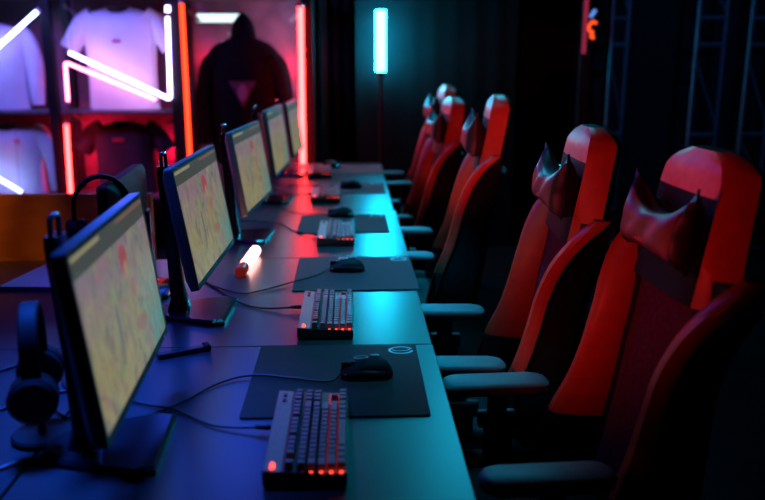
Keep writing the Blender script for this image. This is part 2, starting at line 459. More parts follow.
# ------------------------------------------------------------------ mousepads
def make_pad(label, cx, cy, w, d, rz=0, z=T):
    t = thing('mousepad', label, 'mousepad', (cx, cy, z), rz, 'black mousepads on the desk row')
    b = newbm(); o = rrect(w, d, .008, 4)
    loft(b, [[(p[0], p[1], 0) for p in o], [(p[0], p[1], .003) for p in o], [(p[0]*.995, p[1]*.995, .004) for p in o]])
    link('cloth_pad', b, M['pad'], t)
    # printed eye shaped emblem in the far right corner
    b = newbm(); ex, ey = w/2-.042, d/2-.045
    n = 28
    def ring(r0, r1, sx, sy, a0, a1, oy=0):
        A = [(a0+(a1-a0)*k/n) for k in range(n+1)]
        for k in range(n):
            q = [(r0, A[k]), (r1, A[k]), (r1, A[k+1]), (r0, A[k+1])]
            b.faces.new([b.verts.new((ex+r*sx*math.cos(a), ey+oy+r*sy*math.sin(a), .0043)) for r, a in q])
    ring(.80, 1, .033, .026, .12*PI, 1.95*PI)
    ring(.78, .95, .026, .013, PI*1.05, 2*PI, .006)
    link('emblem', b, M['padmark'], t)
    return t
make_pad('black mousepad nearest the camera, under the mouse with silver rings', -.042, 1.782, .410, .430)
make_pad('second black mousepad from the camera, lit teal', .005, 2.726, .420, .443, .01)
make_pad('third black mousepad from the camera, behind the third keyboard', -.046, 3.577, .405, .402, .01)
make_pad('fourth black mousepad from the camera, behind the fourth keyboard', -.022, 4.572, .405, .385, .01)
make_pad('farthest black mousepad, at the end of the row', .0, 5.33, .405, .40, .01)

# ------------------------------------------------------------------ mice
def make_mouse():
    t = thing('computer_mouse', '', 'mouse', group='black gaming mice')
    # nose towards -x; body lofted along x
    b = newbm(); rings = []
    for x, hw, h in ((-.062, .020, .010), (-.058, .027, .017), (-.04, .031, .025), (-.015, .033, .038), (.012, .036, .044), (.035, .038, .040), (.052, .034, .028), (.062, .020, .012)):
        n = 16; R_ = []
        for k in range(n):
            a = PI*k/(n-1)
            R_.append((x, -hw*math.cos(a)*(1+.06*math.sin(a)), max(.0, h*math.sin(a)**.62)+.002))
        rings.append(R_)
    loft(b, rings); link('shell', b, M['soft'], t, True)
    for s in (-1, 1):
        b = newbm(); tube(b, smooth_path([(-.05, s*.029, .013), (-.01, s*.0335, .017), (.03, s*.037, .015), (.055, s*.030, .010)], 5), .007, 8); link('side_grip', b, M['gloss'], t, True)
    b = newbm(); cyl(b, (-.036, -.0045, .027), .0095, .009, 16, 'y', .001); link('scroll_wheel', b, M['gloss'], t, True)
    b = newbm(); box(b, (-.060, -.0008, .013), (-.022, .0008, .0345), .0004, 1); link('button_split', b, M['gloss'], t)
    b = newbm()
    def torus(cx, cy, cz, R_, r_, ty):
        pts = [(cx+R_*math.cos(2*PI*k/24), cy+R_*.8*math.sin(2*PI*k/24), cz+math.sin(2*PI*k/24)*ty) for k in range(25)]
        tube(b, pts, r_, 6, caps=False)
    torus(-.012, .006, .0425, .016, .0019, -.002); torus(.022, .008, .0455, .0095, .0017, -.002); torus(.022, .008, .0462, .004, .0015, -.001)
    link('silver_ring', b, M['ring'], t, True)
    b = newbm(); tube(b, smooth_path([(-.055, -.026, .012), (-.03, -.031, .018), (.0, -.0345, .02), (.02, -.036, .018)], 5), .0024, 6); link('red_reflection', b, M['logo_reflection_red'], t, True)  # red strip imitating red light reflected on the mouse flank
    return t
m0 = make_mouse()
ZP = T+.004
mice = [((.028, 1.792, ZP), .12, 'computer mouse nearest the camera, with silver rings and a painted red reflection', [(-.034, 1.785, T+.014), (-.06, 1.745, T+.008), (-.15, 1.77, T+.0075), (-.245, 1.79, T+.0075), (-.32, 1.75, Z5), (-.39, 1.64, Z5), (-.46, 1.57, Z5), (-.55, 1.52, Z5)]),
        ((-.024, 2.752, ZP), .05, 'second computer mouse from the camera, alone on the teal lit pad', [(-.086, 2.748, T+.014), (-.13, 2.68, T+.0075), (-.20, 2.60, T+.008), (-.30, 2.51, Z5), (-.37, 2.48, Z5), (-.49, 2.60, Z5), (-.58, 2.8, Z5)]),
        ((-.060, 3.735, ZP), .1, 'third computer mouse from the camera, behind the third keyboard', [(-.122, 3.732, T+.014), (-.20, 3.78, T+.008), (-.30, 3.83, Z5), (-.40, 4.03, Z5), (-.55, 4.1, Z5)]),
        ((-.012, 4.575, ZP), .05, 'fourth computer mouse from the camera, under the cyan light reflection', [(-.074, 4.572, T+.014), (-.18, 4.62, T+.008), (-.30, 4.66, Z5), (-.5, 4.7, Z5)]),
        ((-.150, 5.42, ZP), .0, 'farthest computer mouse, at the end of the row by the neon tube', [(-.212, 5.42, T+.014), (-.30, 5.46, Z5), (-.45, 5.52, Z5)])]
mo = []
for i, (loc, rz, l, cab) in enumerate(mice):
    o = m0 if i == 0 else dup(m0, loc, rz, l)
    o.location = loc; o.rotation_euler.z = rz; o['label'] = l; mo.append((o, cab, loc, rz))
for o, cab, loc, rz in mo:
    mi = (Matrix.Translation(loc) @ Matrix.Rotation(rz, 4, 'Z')).inverted()
    b = newbm(); tube(b, smooth_path([mi @ Vector(p) for p in cab], 8), .0025, 8); link('cable', b, M['cable'], o, True)

# ------------------------------------------------------------------ light stick and odds on the desk
M['stick'] = neon('pink_white_glow', (1.0, .42, .38), 9.0)
t = thing('light_stick', 'short pink glowing light stick with red end cap lying on the desk', 'light stick', (-.385, 2.84, T+.021), math.radians(-3))
b = newbm(); tube(b, [(0, -.10, 0), (0, .15, 0), (0, .16, 0)], .02, 16, [.02, .02, .012]); link('glowing_tube', b, M['stick'], t, True)
M['stickcap'] = mat('translucent_red_cap', (.5, .03, .02), .4, emit=(1, .05, .02), estr=.10)
b = newbm(); tube(b, [(0, -.165, 0), (0, -.16, 0), (0, -.10, 0), (0, -.092, 0)], .021, 16, [.015, .021, .021, .02]); link('end_cap', b, M['stickcap'], t, True)

b = newbm()
for k, p in enumerate([]): pass
t = thing('usb_hub', 'small dark stick shaped hub lying on the desk behind the nearest monitor', 'hub', (-.44, 1.955, T), math.radians(-62))
b = newbm(); box(b, (-.012, -.07, .0), (.012, .055, .014), .003); link('hub_body', b, M['black'], t)
b = newbm(); box(b, (-.016, .050, 0), (.016, .068, .018), .004); link('end_block', b, M['gloss'], t)

def loose_cable(label, pts, r=.0035):
    b = newbm(); tube(b, smooth_path(pts, 8), r, 8); o = link('power_cable', b, M['cable'], None, True)
    return tag(o, label, 'cable', 'loose black cables on the desk')
zc_ = T+.0045
loose_cable('black cable running behind the base of the headset stand', [(-1.05, 1.52, zc_), (-.92, 1.56, zc_), (-.80, 1.60, zc_), (-.72, 1.68, zc_), (-.60, 1.76, zc_)])
loose_cable('black cable along the bottom left edge in front of the headset', [(-.98, 1.30, zc_), (-.84, 1.36, zc_), (-.72, 1.33, zc_), (-.62, 1.40, zc_), (-.56, 1.38, zc_)], .004)
loose_cable('black cable curling beside the foot of the nearest monitor', [(-.72, 1.86, zc_), (-.67, 1.74, zc_), (-.60, 1.68, zc_), (-.61, 1.58, zc_), (-.68, 1.66, zc_+.006), (-.75, 1.78, zc_)])
loose_cable('black cable lying farthest left on the opposite desk', [(-1.30, 1.70, zc_), (-1.12, 1.62, zc_), (-.98, 1.68, zc_), (-.90, 1.80, zc_), (-.82, 1.90, zc_)])

# ------------------------------------------------------------------ headsets
def headset_parts(t, z0, hgt=.19):
    """band arch in the local xz plane, cups at the bottom ends; top of band at z0+hgt"""
    R_ = .078
    b = newbm(); pts = []
    for k in range(13):
        a = PI*k/12
        pts.append((R_*math.cos(a)*1.02, 0, z0+hgt-R_*1.15+R_*1.15*math.sin(a)))
    rings = []
    P = [Vector(p) for p in [(R_*1.05, 0, z0+.06)]+pts+[(-R_*1.05, 0, z0+.06)]]
    for i, p in enumerate(P):
        d = ((P[min(i+1, len(P)-1)])-(P[max(i-1, 0)])).normalized(); n_ = Vector((0, 1, 0)); u = d.cross(n_)
        rings.append([p+n_*q[0]+u*q[1] for q in rrect(.036, .013, .005, 3)])
    loft(b, rings); link('headband', b, M['soft'], t, True)
    for s in (-1, 1):
        b = newbm(); x = s*R_*1.02
        cyl(b, (x-s*.012, 0, z0+.045) if s > 0 else (x-.026+.0, 0, z0+.045), .046, .038, 24, 'x', .008)
        cup = link('ear_cup', b, M['soft'], t, True)
        b = newbm(); pts = [(x-s*.020, .034*math.cos(2*PI*k/20), z0+.045+.034*math.sin(2*PI*k/20)) for k in range(21)]
        tube(b, pts, .012, 8, caps=False); link('ear_pad', b, M['leather'], cup, True)
t = thing('headset', 'black headset hanging on a stand at the lower left, its ear cup catching a glint', 'headset', (-.632, 1.50, T), math.radians(106), 'black gaming headsets')
headset_parts(t, .075, .205)
t2 = thing('headset_stand', 'black stand carrying the headset at the lower left', 'headset stand', (-.632, 1.50, T), math.radians(106))
b = newbm(); cyl(b, (0, 0, 0), .06, .014, 28, 'z', .004); link('stand_foot', b, M['soft'], t2, True)
b = newbm(); tube(b, [(0, 0, .01), (0, 0, .235)], .009, 10); link('post', b, M['black'], t2, True)
b = newbm(); tube(b, smooth_path([(-.038, 0, .238), (-.02, 0, .252), (0, 0, .2575), (.02, 0, .252), (.038, 0, .238)], 4), .011, 10); link('cradle', b, M['black'], t2, True)

# opposite row monitor, seen from behind
def make_back_monitor():
    t = thing('monitor', 'black monitor of the opposite row seen from behind, between the two nearest screens', 'monitor', (-.735, 2.53, T), PI+.06, 'gaming monitors along the desk row')
    b = newbm(); W, H = .52, .30
    rings = [[(dx, p[0], p[1]+.235) for p in rrect(W*s, H*s, .01, 4)] for dx, s in ((.012, .98), (.012, 1), (-.018, 1), (-.032, .9), (-.05, .5))]
    loft(b, rings); link('housing', b, M['soft'], t, True)
    b = newbm(); loft(b, [[(p[0]-.06, p[1], z) for p in rrect(.16*s, .22*s, .03, 4)] for z, s in ((0, 1), (.01, 1), (.014, .96))]); link('stand_base', b, M['gloss'], t, True)
    b = newbm(); box(b, (-.085, -.03, .012), (-.048, .03, .27), .006); link('stand_column', b, M['gloss'], t)
    return t
make_back_monitor()
t = thing('headset', 'black headset perched on the corner of the opposite monitor, behind the nearest screen', 'headset', (-.748, 2.365, T+.190), .30, 'black gaming headsets')
headset_parts(t, -.0, .215)

# mouse on the opposite desk, paper sheet
t = dup(m0, (-1.262, 2.40, T), .9, 'computer mouse half cut off at the left edge, on the opposite desk')
for c in list(t.children):
    if c.name.startswith('cable'): bpy.data.objects.remove(c)
b = newbm(); loft(b, [[(-1.17, 2.56, z), (-.96, 2.545, z), (-.95, 2.84, z), (-1.12, 2.87, z)] for z in (T, T+.012)]); tag(link('notebook', b, M['paper']), 'pale notebook lying on the desk below the orange wooden partition', 'notebook')

# ------------------------------------------------------------------ gaming chairs
def xback(z):
    pts = [(.44, .255), (.55, .28), (.70, .305), (.85, .325), (1.0, .362), (1.15, .392), (1.34, .425)]
    for (a, xa), (c, xc) in zip(pts, pts[1:]):
        if z <= c: return xa+(xc-xa)*(z-a)/(c-a)
    return pts[-1][1]
def interp(tab, z):
    if z <= tab[0][0]: return tab[0][1:]
    for i, (p, q) in enumerate(zip(tab, tab[1:])):
        if z <= q[0]:
            h = q[0]-p[0]; k = (z-p[0])/h
            o, w_ = tab[max(i-1, 0)], tab[min(i+2, len(tab)-1)]
            out = []
            for c in range(1, len(p)):     # cubic with finite difference slopes
                m0 = (q[c]-o[c])/(q[0]-o[0])*h; m1 = (w_[c]-p[c])/(w_[0]-p[0])*h
                out.append((2*k**3-3*k*k+1)*p[c]+(k**3-2*k*k+k)*m0+(-2*k**3+3*k*k)*q[c]+(k**3-k*k)*m1)
            return out
    return tab[-1][1:]
BOL = [(.44, .170, .25, .12), (.52, .170, .255, .13), (.62, .160, .245, .12), (.72, .150, .225, .095), (.82, .145, .212, .080), (.90, .150, .218, .075), (.97, .170, .246, .068), (1.03, .200, .280, .048), (1.065, .222, .292, .024), (1.088, .240, .278, .0)]
HEAD = [(1.0, .145, .205), (1.05, .143, .192), (1.10, .139, .176), (1.16, .136, .165), (1.22, .133, .158), (1.265, .120, .146), (1.292, .082, .105), (1.302, .05, .06)]

def make_chair():
    t = thing('gaming_chair', '', 'chair', group='red and black gaming chairs')
    # seat
    b = newbm(); rings = []
    for z, s in ((.36, .94), (.375, 1), (.45, 1), (.475, .97), (.482, .9)):
        rings.append([(p[0]*s-.02, p[1]*s, z) for p in rrect(.50, .40, .06, 5)])
    loft(b, rings); seat = link('seat', b, M['leather'], t, True)
    for s in (-1, 1):
        b = newbm(); rings = []
        for x, r in ((-.27, .02), (-.25, .04), (-.1, .05), (.1, .05), (.2, .045), (.22, .03)):
            rings.append([(x, s*.235+r*math.cos(2*PI*k/10), .45+r*1.0*math.sin(2*PI*k/10)) for k in range(10)])
        loft(b, rings); link('seat_bolster', b, M['leather'], seat, True)
    # centre panel of the back
    b = newbm(); rings = []
    for i in range(15):
        z = .46+i*(1.06-.46)/14; wi = interp(BOL, z)[0]+.012; x = xback(z)
        rings.append([(x-.012*(1-(u*u)), u*wi, z) for u in (-1, -.68, -.22, .22, .68, 1)]+[(x+.04, wi, z), (x+.04, -wi, z)])
    loft(b, rings, True, True, True, lambda i, j: 0 if j in (1, 2, 3) and i > 0 else 1); link('back_panel', b, [M['panel'], M['leather']], t, True)
    # side bolsters
    for s in (-1, 1):
        b = newbm(); rings = []; zs = []
        n = 26
        for i in range(n):
            z = .44+i*(1.088-.44)/(n-1); wi, wo, p = interp(BOL, z); x = xback(z); zs.append(z)
            m_ = (wi+wo)/2
            prof = [(.0, wi), (p*.45, wi+.010), (p*.85, wi+(m_-wi)*.55), (p, m_), (p*.98, m_+(wo-m_)*.6), (p*.8, wo-.006), (p-.034, wo), (-.045, wo-.01), (-.055, wi+.02)]
            rings.append([(x-d, s*w, z) for d, w in prof])
        def mi(i, j, zs=zs):
            if j < 0: return 1
            z = zs[i]
            return 0 if (j <= 5 and z > .60) else 1
        loft(b, rings, True, True, True, mi); link('side_bolster', b, [M['red'], M['leather']], t, True)
        b = newbm(); pts = []
        for i in range(20):
            z = .47+i*(1.06-.47)/19; wi, wo, p = interp(BOL, z)
            pts.append((xback(z)-p+.034, s*(wo+.001), z))
        tube(b, pts, .003, 6); link('piping', b, M['leather'], t, True)
    # back shell
    b = newbm(); rings = []
    for i in range(20):
        z = .45+i*(1.02-.45)/19; wo = interp(BOL, z)[1]-.012; x = xback(z)
        rings.append([(x+.03, -wo, z), (x+.03, wo, z), (x+.07, wo*.93, z), (x+.085, wo*.5, z), (x+.085, -wo*.5, z), (x+.07, -wo*.93, z)])
    loft(b, rings); link('back_shell', b, M['leather'], t, True)
    # head part: flat front with slanted red flanks
    b = newbm(); rings = []; zs = []
    for i in range(22):
        z = 1.0+i*(1.302-1.0)/21; a, c = interp(HEAD, z); x = xback(z); zs.append(z)
        th = .05*min(1, (1.312-z)/.05)**.5
        rings.append([(x-th*.5, -a, z), (x-th*.62, -a*.5, z), (x-th*.62, a*.5, z), (x-th*.5, a, z), (x-th*.1, a+(c-a)*.45, z), (x+th*.85, c, z), (x+th*1.2, c*.9, z), (x+th*1.3, 0, z), (x+th*1.2, -c*.9, z), (x+th*.85, -c, z), (x-th*.1, -a-(c-a)*.45, z)])
    def mi(i, j):
        if j < 0: return 1
        z = zs[i]
        if j in (0, 1, 2): return 2 if z > 1.205 else 1
        if j in (3, 4, 9, 10): return 0
        return 1
    loft(b, rings, True, True, True, mi); hd = link('headrest', b, [M['red'], M['leather'], M['headband']], t, True)
    for s in (-1, 1):
        b = newbm(); pts = []
        z0 = 1.16; x = xback(z0)-.030
        for k in range(21):
            a = 2*PI*k/20; pts.append((x-math.sin(a)*.026*.27+.0, s*.078+.040*math.cos(a), z0+.020*math.sin(a)))
        tube(b, pts, .005, 6, caps=False); link('belt_slot', b, M['gloss'], hd, True)
    # armrests
    for s in (-1, 1):
        b = newbm(); rings = []
        for z, q in ((.668, .88), (.675, .98), (.690, 1), (.698, .95), (.701, .86)):
            rings.append([(p[0]*q+.035-(.0), s*.232+p[1]*q, z) for p in rrect(.275, .082, .036, 6)])
        loft(b, rings); arm = link('armrest', b, M['arm'], t, True)
        b = newbm(); loft(b, [[(p[0]+.05, s*.245+p[1], z) for p in rrect(.075, .035, .012, 3)] for z in (.40, .56)]+[[(p[0]+.045, s*.240+p[1], z) for p in rrect(.05, .025, .008, 3)] for z in (.565, .67)])
        link('arm_post', b, M['black'], arm, True)
        b = newbm(); box(b, (.0, s*.262-.012, .555), (.10, s*.262+.012, .60), .006); link('arm_lever', b, M['arm'], arm)
    # base
    b = newbm(); tube(b, [(0, 0, .09), (0, 0, .2), (0, 0, .205), (0, 0, .345)], .03, 16, [.038, .034, .024, .024]); link('gas_lift', b, M['metal'], t, True)
    b = newbm(); box(b, (-.12, -.1, .33), (.12, .1, .362), .01); link('seat_plate', b, M['metal'], t)
    for k in range(5):
        a = 2*PI*k/5+.3; d = Vector((math.cos(a), math.sin(a), 0)); n_ = Vector((-d.y, d.x, 0))
        b = newbm(); rings = []
        for r_, w, z0, z1 in ((.02, .03, .08, .13), (.15, .026, .075, .115), (.31, .016, .065, .085)):
            rings.append([d*r_-n_*w+Vector((0, 0, z0)), d*r_+n_*w+Vector((0, 0, z0)), d*r_+n_*w*.8+Vector((0, 0, z1)), d*r_-n_*w*.8+Vector((0, 0, z1))])
        loft(b, rings); leg = link('base_leg', b, M['metal'], t)
        b = newbm()
        for q in (-1, 1):
            c_ = d*.30+n_*q*.012+Vector((0, 0, .03))
            tube(b, [c_-n_*.009, c_+n_*.009], .03, 14)
        tube(b, [d*.30+Vector((0, 0, .03)), d*.30+Vector((0, 0, .075))], .007, 8)
        link('caster', b, M['black'], leg, True)
    return t

def make_cushion():
    t = thing('neck_cushion', '', 'cushion', group='cat eared neck cushions on the chairs')
    NA, NB = 28, 14
    def grid(side):
        G = []
        for i in range(NA+1):
            a = -1+2*i/NA; row = []
            for j in range(NB+1):
                c = -1+2*j/NB
                y = a*.150*(1-.06*(1-abs(c)))
                z = c*.062
                ear = abs(a)**2.6
                if c > 0: z += c**2.2*(.050*ear - .022*(1-a*a))
                else: z += .016*c*c*(1-a*a)
                th = (.046 if side > 0 else .062)*max(0, 1-abs(a)**(10 if side > 0 else 22))**.5*max(0, 1-abs(c)**(3.2-1.6*ear if c > 0 else 3.2))**.6*(1-.2*abs(a)**3)+.003
                fold = .004*math.sin(a*9+c*3)*(1-a*a)*(1-c*c)
                x = (-side)*0
                x = -th-fold if side > 0 else th*.75
                x += -.020*abs(a)**4*max(c, 0)
                row.append((x, y, z))
            G.append(row)
        return G
    b = newbm()
    F = grid(1); Bk = grid(-1)
    vf = [[b.verts.new(p) for p in r] for r in F]; vb = [[b.verts.new(p) for p in r] for r in Bk]
    for i in range(NA):
        a = -1+2*(i+.5)/NA
        for j in range(NB):
            f = b.faces.new((vf[i][j], vf[i+1][j], vf[i+1][j+1], vf[i][j+1]))
            c = -1+2*(j+.5)/NB
            f.material_index = 1 if (abs(a) < .86 and -.72 < c < .80) else 0
            b.faces.new((vb[i][j], vb[i][j+1], vb[i+1][j+1], vb[i+1][j]))
    for i in range(NA):
        b.faces.new((vf[i][0], vb[i][0], vb[i+1][0], vf[i+1][0])); b.faces.new((vf[i][NB], vf[i+1][NB], vb[i+1][NB], vb[i][NB]))
    for j in range(NB):
        b.faces.new((vf[0][j], vf[0][j+1], vb[0][j+1], vb[0][j])); b.faces.new((vf[NA][j], vb[NA][j], vb[NA][j+1], vf[NA][j+1]))
    cv = link('cover', b, [M['cushion'], M['cushred']], t, True)
    # printed patch low on the front
    b = newbm()
    for k in range(7):
        y = -.045+k*.015
        box(b, (-.0460, y-.005, -.030), (-.0380, y+.005, -.021), .001, 1)
    link('lettering', b, M['logo_reflection_red'], cv)
    # strap round the chair
    for s in (-1, 1):
        b = newbm(); tube(b, smooth_path([(.045, s*.06, .03), (.075, s*.07, .035), (.085, s*.075, .04)], 4), .006, 6)
        link('strap', b, M['leather'], t, True)
    return t
ch0 = make_chair(); cu0 = make_cushion()
#  root x, root y, rotation (positive turns the chair towards the camera), label
chairs = [(.330, 1.625, .05, 'gaming chair nearest the camera, largest in the photo', 'nearest neck cushion, on the largest chair', 0, 0),
          (.240, 2.215, -.04, 'second gaming chair from the camera, set close beside the nearest one', 'second neck cushion from the camera, with two pointed ears against black', 0, 0),
          (.165, 3.265, -.08, 'third gaming chair from the camera, seen nearly edge on', 'third neck cushion from the camera, purple and lit at the tips', .035, 0),
          (.125, 4.32, .08, 'fourth gaming chair from the camera, in front of the last one', 'fourth neck cushion from the camera, on the chair before the last', -.03, 0),
          (.20, 5.28, .06, 'farthest gaming chair, only its head part showing above the fourth chair', 'farthest neck cushion, tips lit cyan, on the last chair', 0, 0)]
for i, (x, y, rz, l, l2, dz, dd) in enumerate(chairs):
    o = ch0 if i == 0 else dup(ch0, (x, y, 0), rz, l)
    o.location = (x, y, dz); o.rotation_euler.z = rz; o['label'] = l
    zc = 1.128
    p = Matrix.Translation((x, y, 0)) @ Matrix.Rotation(rz, 4, 'Z') @ Vector((xback(zc)-.058, 0, zc+dz))
    q = cu0 if i == 0 else dup(cu0, p, rz, l2)
    q.location = p; q.rotation_euler = (0, .18, rz); q['label'] = l2

# ------------------------------------------------------------------ display shelving
t = thing('display_shelf', 'tall black steel shelf unit with open bays of neon lit clothes', 'shelf unit', (0, 0, 0))
PX = [(-3.10, -3.04), (-2.235, -2.165), (-1.335, -1.245), (-.385+.02, -.285)]
for i, (a, c) in enumerate(PX):
    b = newbm(); box(b, (a, 6.02, 0), (c, 6.09, 2.5), .004); link('post', b, M['soft'], t)
    b = newbm(); box(b, (a+.01, 6.44, 0), (c-.01, 6.50, 2.5), .004); link('post', b, M['metal'], t)
for i in range(3):
    x0, x1 = PX[i][1], PX[i+1][0]
    for z in ((.42, 1.065, 1.90) if i < 2 else (.42, 1.90)):
        b = newbm(); box(b, (x0, 6.04, z), (x1, 6.48, z+.022), .003); link('shelf_board', b, M['shelfboard'], t)
    b = newbm(); box(b, (x0, 6.50, .1), (x1, 6.515, 2.5)); link('back_panel', b, M['backpanel'], t)
    for s in (0, 1):
        xx = x0+.10 if s == 0 else x1-.10
        for z in ((1.035, 1.84) if i < 2 else (1.80,)):
            b = newbm(); d = 1 if s == 0 else -1
            tube(b, [(xx-d*.085, 6.30, z+.015), (xx, 6.30, z-.06)], .012, 8); link('corner_brace', b, M['bracket'], t)
# perforated mesh sheet at upper left
b = newbm()
for r in range(9):
    for k in range(22):
        cx = -3.02+k*.038+(r % 2)*.019; cz = 1.76+r*.033
        pts = [(cx+.020*math.cos(PI/6+PI/3*q), 6.47, cz+.020*math.sin(PI/6+PI/3*q)) for q in range(6)]
        pin = [(cx+.012*math.cos(PI/6+PI/3*q), 6.47, cz+.012*math.sin(PI/6+PI/3*q)) for q in range(6)]
        loft(b, [pts, pin], True, False, False)
link('mesh_sheet', b, M['truss'], t)

# ------------------------------------------------------------------ clothes
def garment(name, label, cat, x, y, z0, z1, half, sleeve, m, long=False, neck=.085, logo=None, rz=0, group='display clothes'):
    """a top on a hidden form; z0 hem, z1 shoulder line, half = half width of the chest, sleeve = half span at the cuffs"""
    t = thing(name, label, cat, (x, y, z0), rz, group)
    H = z1-z0
    b = newbm(); rings = []
    tab = [(0, half*1.0, .075), (.3, half*.97, .085), (.6, half*.99, .10), (.78, half*1.04, .105), (.88, half*1.02, .09), (.945, half*.80, .065), (.985, half*.5, .05), (1.0, neck, .042)]
    n = 36
    for i in range(24):
        k = i/23; hw, dp = interp(tab, k)
        R_ = []
        for j in range(n):
            a = 2*PI*j/n
            ca, sa = math.cos(a), math.sin(a)
            xx = hw*math.copysign(abs(ca)**.8, ca); yy = dp*math.copysign(abs(sa)**.8, sa)
            w = mnoise.noise(Vector((xx*9, k*3.1, x+yy)))*.012*(1-k*.6)
            dip = (.05*math.exp(-(xx/(neck*.9))**2) if k > .9 and sa < 0 else 0)*(k-.9)*10
            R_.append((xx, yy+w*(1 if sa < 0 else .3), k*H-dip))
        rings.append(R_)
    loft(b, rings, True, False, False); bd = link('body', b, m, t, True)
    b = newbm(); pts = [(neck*math.cos(2*PI*j/24), .042*math.sin(2*PI*j/24), H-(.05 if math.sin(2*PI*j/24) < 0 else 0)*abs(math.sin(2*PI*j/24))) for j in range(25)]
    tube(b, pts, .007, 6, caps=False); link('collar', b, m, bd, True)
    for s in (-1, 1):
        b = newbm()
        if long:
            P = smooth_path([(s*half*.72, 0, H*.90), (s*half*1.0, -.01, H*.80), (s*(half+sleeve)*.5*1.08, -.02, H*.55), (s*sleeve*1.0, -.035, H*.22), (s*sleeve*1.0, -.04, .03)], 6)
            R0, R1 = .088, .045
        else:
            P = smooth_path([(s*half*.70, 0, H*.90), (s*half*1.03, 0, H*.82), (s*sleeve*.92, -.01, H*.67), (s*sleeve, -.012, H*.60)], 6)
            R0, R1 = .085, .072
        rings = []
        for i, p in enumerate(P):
            d = (P[min(i+1, len(P)-1)]-P[max(i-1, 0)]).normalized(); u = d.cross(Vector((0, 1, 0))).normalized(); k = i/(len(P)-1)
            r_ = R0+(R1-R0)*k
            rings.append([p+u*(r_*math.cos(2*PI*j/16))+Vector((0, r_*.75*math.sin(2*PI*j/16)+.006*math.sin(9*k+j), 0)) for j in range(16)])
        loft(b, rings, True, True, False); link('sleeve', b, m, t, True)
    if logo:
        b = newbm(); lx, lz, w, h = logo
        for k in range(5):
            q = lx-w/2+w*(k+.5)/5
            box(b, (q-w*.075, -.118, lz-h/2), (q+w*.075, -.100, lz+h/2), .001, 1)
        link('chest_print', b, M['logo_reflection_red'], bd)
    return t
garment('t_shirt', 'pale lavender t-shirt in the upper bay, crossed by a zigzag neon', 't-shirt', -1.73, 6.23, 1.09, 1.835, .262, .375, M['white'], False, .09, (0, .50, .06, .018))
garment('sweatshirt', 'pale sweatshirt turned sideways in the upper left bay', 'sweatshirt', -2.70, 6.22, 1.09, 1.72, .25, .30, M['pink'], True, .08, None, .35)
garment('sweatshirt', 'white long sleeved top in the lower left bay', 'sweatshirt', -2.62, 6.20, .445, .985, .25, .34, M['white'], True, .08, (.10, .42, .04, .014))
garment('t_shirt', 'dark navy t-shirt with a small red print in the lower middle bay', 't-shirt', -1.76, 6.25, .445, .99, .23, .33, M['darktee'], False, .08, (-.02, .42, .085, .022))

# black hoodie with the hood up
t = thing('hoodie', 'black hoodie with raised pointed hood between two red neon tubes', 'hoodie', (-.815, 6.20, .68), 0, 'display clothes')
b = newbm(); n = 32; rings = []
tab = [(0, .26, .10), (.3, .265, .115), (.6, .275, .125), (.76, .285, .12), (.86, .280, .105), (.95, .21, .085), (1.0, .11, .075)]
for i in range(24):
    k = i/23; hw, dp = interp(tab, k)
    rings.append([(hw*math.cos(2*PI*j/n), dp*math.sin(2*PI*j/n)+.012*mnoise.noise(Vector((math.cos(2*PI*j/n)*3, k*5, 2))), k*.93) for j in range(n)])
loft(b, rings, True, False, True); bd = link('body', b, M['blackcotton'], t, True)
for s in (-1, 1):
    b = newbm(); P = smooth_path([(s*.19, 0, .76), (s*.245, 0, .71), (s*.285, -.01, .57), (s*.31, -.03, .38), (s*.31, -.06, .15)], 6); rings = []
    for i, p in enumerate(P):
        d = (P[min(i+1, len(P)-1)]-P[max(i-1, 0)]).normalized(); u = d.cross(Vector((0, 1, 0))).normalized(); k = i/(len(P)-1); r_ = .10-.045*k
        rings.append([p+u*(r_*math.cos(2*PI*j/14))+Vector((0, r_*math.sin(2*PI*j/14), 0)) for j in range(14)])
    loft(b, rings); link('sleeve', b, M['blackcotton'], t, True)
b = newbm(); rings = []
for z, hw, dp, oy in ((.72, .15, .10, 0), (.79, .120, .11, 0), (.85, .108, .115, .01), (.92, .103, .115, .015), (.99, .092, .11, .02), (1.05, .072, .09, .03), (1.095, .040, .06, .045), (1.12, .010, .02, .05)):
    R_ = []
    for j in range(24):
        a = 2*PI*j/24
        front = .06*math.exp(-((math.cos(a))/.55)**2)*(1 if math.sin(a) < 0 else 0)*(1 if .8 < z < 1.06 else .3)
        R_.append((hw*math.cos(a), dp*math.sin(a)+oy+front, z))
    rings.append(R_)
loft(b, rings); link('hood', b, M['blackcotton'], t, True)
b = newbm(); vs = [(-.10, -.128, .62), (.10, -.128, .62), (.0, -.125, .43)]
loft(b, [vs, [(v[0], v[1]-.006, v[2]) for v in vs]]); em = link('emblem', b, M['emblem'], bd)
b = newbm(); vs = [(.035*math.cos(2*PI*k/16), -.136, .545+.055*math.sin(2*PI*k/16)*(1 if math.sin(2*PI*k/16) > 0 else 1.25)) for k in range(16)]
loft(b, [vs, [(v[0], v[1]-.004, v[2]) for v in vs]]); link('pale_oval', b, M['emblem_pale'], em)

